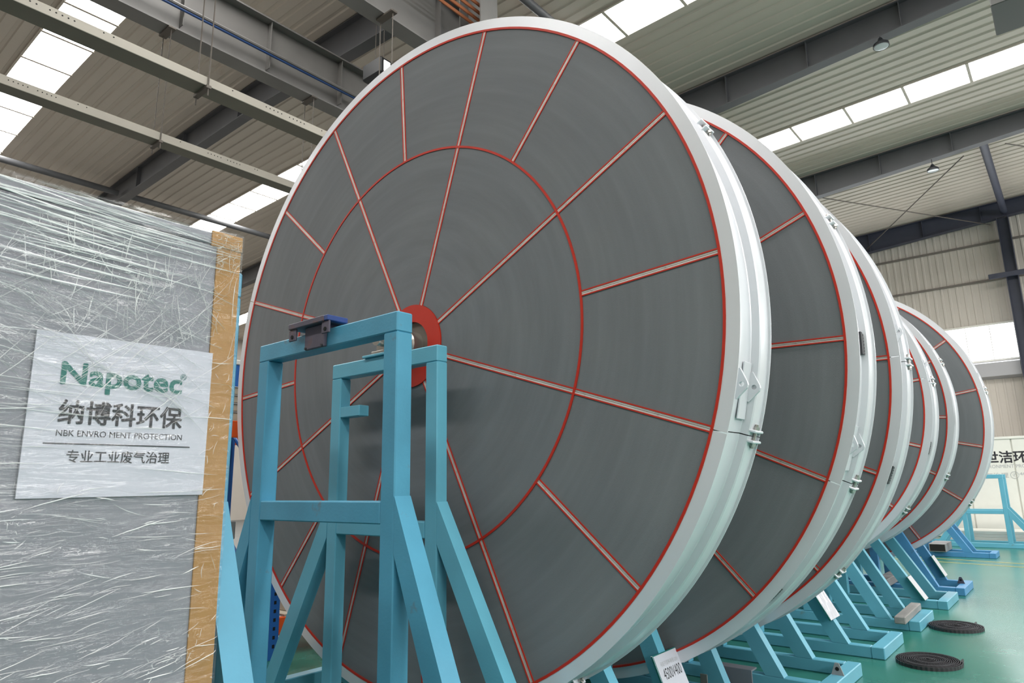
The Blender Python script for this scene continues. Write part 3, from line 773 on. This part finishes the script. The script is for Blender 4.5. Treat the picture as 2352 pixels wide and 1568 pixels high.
# film skin over the face and round the corner, slightly uneven
def film_mesh():
    mb = MB(); ny, nz = 70, 70; vs = []
    pts = []
    for i in range(ny+1): pts.append((0.018, -BL+(BL+.008)*i/ny))
    pts += [(.012, .010), (-.02, .010), (-.4, .010), (-BD-.01, .010)]
    rnd = random.Random(3)
    for j in range(nz+1):
        z = .06+(BZ+.012-.06)*j/nz
        for i, (x, y) in enumerate(pts):
            wv = .0035*math.sin(7*y+9*z)+.0025*math.sin(23*z-11*y)+rnd.uniform(-.0007, .0007)
            vs.append((x+(wv if i < ny-4 else 0), y, z))
    n = len(pts)
    fs = [(j*n+i, j*n+i+1, (j+1)*n+i+1, (j+1)*n+i) for j in range(nz) for i in range(n-1)]
    mb.add(vs, fs)
    return mb.mesh('stretch_film', FILM, True)
fl = put('stretch_film', film_mesh(), cr)
def fold_mesh():
    rnd = random.Random(11); mb = MB()
    def fold(y, z, L, ang, wd, bend=0.0, hgt=.0017):
        n = 7; pts = []
        for i in range(n+1):
            s = i/n-.5
            a = ang+bend*s
            pts.append((y+L*s*math.cos(a), z+L*s*math.sin(a)+rnd.uniform(-1, 1)*.0006))
        vs = []
        for i, (py, pz) in enumerate(pts):
            tw = 1.25*wd*math.sin(PI*min(1, (i+.15)/(n+.3)))**.7
            nx, nz = -math.sin(ang), math.cos(ang)
            vs += [(.019, py-nx*tw/2, pz-nz*tw/2), (.019+hgt, py, pz), (.019, py+nx*tw/2, pz+nz*tw/2)]
        fs = []
        for i in range(n):
            a = i*3
            fs += [(a, a+1, a+4, a+3), (a+1, a+2, a+5, a+4)]
        lim = lambda p: (p[0], min(.004, max(-BL, p[1])), min(BZ+.004, max(.08, p[2])))
        mb.add([lim(p) for p in vs], fs)
    Y0, Y1 = -.85, .0
    # long taut folds under the top edge
    for i in range(60):
        z = 2.40-abs(rnd.gauss(0, .10)); y = rnd.uniform(-.75, -.2); fold(y, z, rnd.uniform(.2, .7), rnd.gauss(-.03, .035), rnd.uniform(.0008, .0032), rnd.gauss(0, .04))
    for i in range(9):
        z = 2.12+.028*i; fold(-.55+rnd.uniform(-.05, .1), z, .55, -.05-.008*i, .004, .03)
    # upright crinkles below the top edge
    for i in range(90):
        z = rnd.uniform(2.0, 2.32); y = rnd.gauss(-.35, .22); fold(y, z, rnd.uniform(.02, .16), PI/2+rnd.gauss(0, .28), rnd.uniform(.0007, .0022), rnd.gauss(0, .3))
    # diagonal pulls across the middle
    for i in range(150):
        y = rnd.uniform(-.75, -.05); z = rnd.uniform(1.75, 2.25); fold(y, z, rnd.uniform(.05, .4), rnd.choice((-.62, -.5, -.35, .9, .75, -.2))+rnd.gauss(0, .12), rnd.uniform(.0006, .0018), rnd.gauss(0, .12))
    # level glints beside the notice
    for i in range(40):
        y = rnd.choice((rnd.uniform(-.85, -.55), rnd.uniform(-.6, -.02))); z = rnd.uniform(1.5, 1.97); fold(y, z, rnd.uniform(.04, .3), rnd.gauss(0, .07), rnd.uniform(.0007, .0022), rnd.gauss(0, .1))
    # lower part: folds climbing to the far corner
    for i in range(260):
        y = rnd.uniform(-.8, -.03); z = rnd.uniform(.75, 1.52); fold(y, z, rnd.uniform(.02, .22)*rnd.uniform(.4, 1), .16+rnd.gauss(0, .16)-(.2 if z > 1.35 else 0), rnd.uniform(.0005, .0030)*rnd.uniform(.5, 1), rnd.gauss(0, .12))
    # small crumples
    for i in range(170):
        cy, cz = rnd.choice(((-.24, 2.03), (-.2, 2.04), (-.62, 1.42), (-.68, 1.15), (-.62, .98), (-.35, 2.16), (-.5, 2.25), (-.12, 1.0)))
        fold(cy+rnd.gauss(0, .05), cz+rnd.gauss(0, .05), rnd.uniform(.006, .035), rnd.uniform(0, PI), rnd.uniform(.0006, .0020), rnd.gauss(0, .35))
    # the same wrapping carries on along the rest of the long side
    v0, f0 = list(mb.v), list(mb.f)
    for dy in (-.86, -1.72): mb.add([(x, max(-BL, y+dy), z) for x, y, z in v0], f0)
    # bunching on the cardboard edge
    for i in range(110):
        z = rnd.choice((rnd.uniform(2.28, 2.40), rnd.uniform(.7, 2.3))); fold(rnd.uniform(-.085, 0), z, rnd.uniform(.008, .05), rnd.gauss(.5, .7), rnd.uniform(.0005, .0016), rnd.gauss(0, .4), .0015)
    return mb.mesh('film_fold', FOLD)
ff = put('film_fold', fold_mesh(), cr); ff['kind'] = 'stuff'

# ================================================================== FLOOR THINGS
def belt_coil(label, cx, cy, r, sx, tail):
    mb = MB(); turns = 15; per = 84; pitch = r/turns
    n = int(turns*per); vs = []; fs = []
    for i in range(n+1):
        a = 2*PI*i/per; rr = .012+(r-.012)*i/n + (.0035 if i % 2 else -.0005)
        th = pitch*.42
        for ro, z in ((rr, 0.0), (rr, .028), (rr+th, .028), (rr+th, 0.0)):
            vs.append((sx*ro*math.cos(a+tail), ro*math.sin(a+tail), z+.001+.003*math.sin(rr*60)))
    for i in range(n):
        for k in range(4): l = (k+1) % 4; fs.append((i*4+k, i*4+l, i*4+4+l, i*4+4+k))
    mb.add(vs, fs)
    # loose belt end
    a = tail; x, y = sx*r*math.cos(a), r*math.sin(a)
    mb.box(x-.01, x+.002, y-.02, y+.10, .0, .027)
    o = mb.build('toothed_belt_coil', BLACK, None, False, (cx, cy, 0))
    return tag(o, label, 'belt', 'coiled toothed belts')
belt_coil('nearer coil of black toothed belt on the green floor', -1.222, 6.83, .275, .86, .3)
belt_coil('farther coil of black toothed belt on the green floor', -1.235, 8.50, .275, .86, .9)
o = MB().box(-.05, .05, -.48, .48, 0, .07, .008).build('timber_block', WOOD, None, False, (-1.615, 8.33, .098)); o.rotation_euler = (0, 0, .02)
tag(o, 'weathered grey timber block lying across a stand base', 'timber')
def rhs_tube(label, x, y, z, wx, L, hz, m, grp=None):
    t = thing('steel_tube', label, 'tube', (x, y, z), grp)
    MB().box(-wx/2, wx/2, 0, L, 0, hz, .006).build('tube_body', m, t)
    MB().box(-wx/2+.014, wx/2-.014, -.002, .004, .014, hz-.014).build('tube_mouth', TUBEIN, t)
rhs_tube('short rectangular steel tube lying on the far blue stand base', -2.38, 15.60, .097, .28, .75, .15, DUSTY, 'rectangular steel tubes')
rhs_tube('rectangular steel tube lying on the base under the farthest wheel', -2.28, 10.30, .097, .16, 1.15, .10, DUSTY, 'rectangular steel tubes')
GREYB = mat('grey_box_paint', srgb(120, 122, 130), .5)
t = thing('steel_channel', 'grey steel channel piece on the floor before the third wheel stand', 'channel', (-2.12, 5.05, 0))
MB().box(-.16, .10, 0, .012, .02, .19, .002).build('web', GREYB, t); MB().box(-.16, .10, .012, .10, .02, .03).build('flange', GREYB, t); MB().box(-.16, .10, .012, .10, .18, .19).build('flange', GREYB, t); MB().box(-.16, .1, .012, .09, 0, .02).build('foot', GREYB, t)
tag(MB().box(-.03, .02, 0, .01, 0, .24, .002).build('flat_bar', mat('bar_grey', srgb(104, 106, 104), .6), None, False, (-2.16, 4.58, 0)), 'upright grey flat bar between second and third wheel stands', 'flat bar')

# white lettered booth in front of the end wall
bo = thing('white_booth', 'white panelled booth with dark company lettering near the end wall', 'booth', (-2.0, 20.2, 0))
MB().box(-4, 5.5, .02, 2.4, 0, 2.40).build('booth_body', WHITEP, bo)
bp_ = MB().box(0.015, 0.935, -.012, .02, .06, 2.36, .004).mesh('booth_panel', WHITEP)
for k in range(10): put('booth_panel', bp_, bo, (-4+.95*k, 0, 0))
MB().box(-4.02, 5.52, -.03, .04, 2.36, 2.42, .004).build('top_rail', WHITEP, bo)
def btext(body, x0, x1, z0, z1, m, bold=0.0):
    text('lettering', body, x1-x0, z1-z0, (x0+2.0, -.0145, z0), (1, 0, 0), (0, 0, 1), m, bo, bold)
btext('世洁环保', -1.80, -.70, 1.80, 2.075, INK, .007)
btext('ENVIRONMENT PROTECTION', -1.98, -.60, 1.68, 1.76, INKL)
btext('废气治理', -2.0, -1.40, 1.45, 1.57, INKL)
btext('400', -1.19, -.98, 1.50, 1.57, INKL)
MB().lathe([(.075, -.002), (.083, -.002), (.083, .002), (.075, .002)], 0, 2*PI, 32, True).build('phone_emblem', INKL, bo, False, (.72, -.016, 1.51))
btext('✆', -1.32, -1.24, 1.47, 1.55, INKL)
for k, n in enumerate(('bottom', 'second', 'third', 'top')):
    tag(MB().box(-2.4, 2.6, -.45, .45, 0, .07, .006).build('sandwich_panel', WHITEP, None, False, (-.4+.04*k, 19.45, 0.0+.0712*k)), 'white panel lying flat before the booth, %s of the stack' % n, 'panel', 'stacked white panels')
for k, (n, c) in enumerate((('lower', srgb(122, 122, 128)), ('upper', srgb(150, 150, 156)))):
    t = thing('grey_cabinet', 'grey metal cabinet behind the farthest wheel, %s of two' % n, 'cabinet', (-3.55, 19.3, .0+.456*k), 'grey cabinets')
    mm = mat('cabinet_grey_%d' % k, c, .5)
    MB().box(-.35, .35, -.02, .02+.0, .02, .44, .004).build('door', mm, t); MB().box(-.36, .36, .02, .0+.02+.0+.02, 0, .455).build('body', mm, t)

# ================================================================== PALLET RACK ON THE LEFT
rk = thing('pallet_rack', 'blue pallet rack with orange beams behind the wheel stands', 'rack', (-5.9, .94, 0))
def upright(y, x):
    u = MB().box(-.035, .035, -.05, .05, 0, 2.72, .003).build('upright', RACKB, rk, False, (x, y, 0))
    if abs(x) < .1:
        mb = MB()
        z = .1
        while z < 2.65:
            mb.box(.0345, .0362, -.012, .012, z, z+.03)
            mb.box(-.03, -.01, -.0512, -.0495, z, z+.03); z += .075
        hl = mb.build('slot_holes', SHADOWGAP, u); hl['kind'] = 'stuff'
for y in (0.0, 2.70, 4.9):
    for x in (0.0, -1.0): upright(y, x)
    for k in range(2):
        z = .35+k*1.0
        MB().cyl((-.03, y, z), (-.97, y, z+.75), .018, 6).build('lattice_brace', RACKB, rk)
for b0, bl in ((0.05, 2.60), (2.75, 2.10)):
    for z in (.20, 1.97):
        for x in (0.0, -1.0):
            MB().box(x-.025, x+.03, b0, b0+bl, z, z+.15, .004).build('rack_beam', ORANGE, rk)
        for k in range(5 if bl > 2.5 else 4):
            MB().box(-1.0, .02, b0+.06+k*.51, b0+.50+k*.51, z+.151, z+.170).build('deck_board', BEIGE, rk)
def crate(nm, lab, cat, x, y, z, dx, dy, dz, m, lid=None, grp=None):
    t = thing(nm, lab, cat, (x, y, z), grp)
    MB().box(-dx/2, dx/2, -dy/2, dy/2, 0, dz*.82, .006).build('body', m, t)
    MB().box(-dx/2-.008, dx/2+.008, -dy/2-.008, dy/2+.008, dz*.82, dz, .006).build('lid', lid or m, t)
for k in range(4):
    crate('stacked_tray', 'beige tray on the middle rack shelf, %s of its stack' % ('bottom', 'second', 'third', 'top')[k], 'tray', -6.3, 3.15, 2.141+.078*k, .62, .8, .076, BEIGE, DUSTY, 'stacked beige trays')
crate('blue_bin', 'blue plastic bin standing on the beige trays in the rack', 'bin', -6.3, 3.2, 2.455, .5, .6, .26, RACKB, WHITEP)
crate('navy_bin', 'navy plastic bin on the middle rack shelf', 'bin', -6.3, 2.35, 2.141, .5, .5, .22, NAVY)
crate('grey_case', 'pale grey case on the bottom rack shelf', 'case', -6.15, 3.05, .371, .45, .36, .86, DUSTY)
crate('blue_crate', 'light blue crate on the rack bottom shelf behind the grey case', 'crate', -6.35, 2.4, .371, .6, .6, .9, mat('light_blue', srgb(110, 160, 210), .4))
crate('beige_carton', 'beige carton on the bottom rack shelf beyond the perforated upright', 'carton', -6.3, 4.25, .371, .6, .8, .22, BEIGE)
crate('floor_bin', 'blue bin on the green floor under the rack end', 'bin', -5.45, 4.15, 0, .28, .34, .22, RACKB, NAVY)
crate('brown_carton', 'brown carton on the rack shelf beyond the upright', 'carton', -6.35, 4.7, 2.141, .6, .9, .5, CARD)
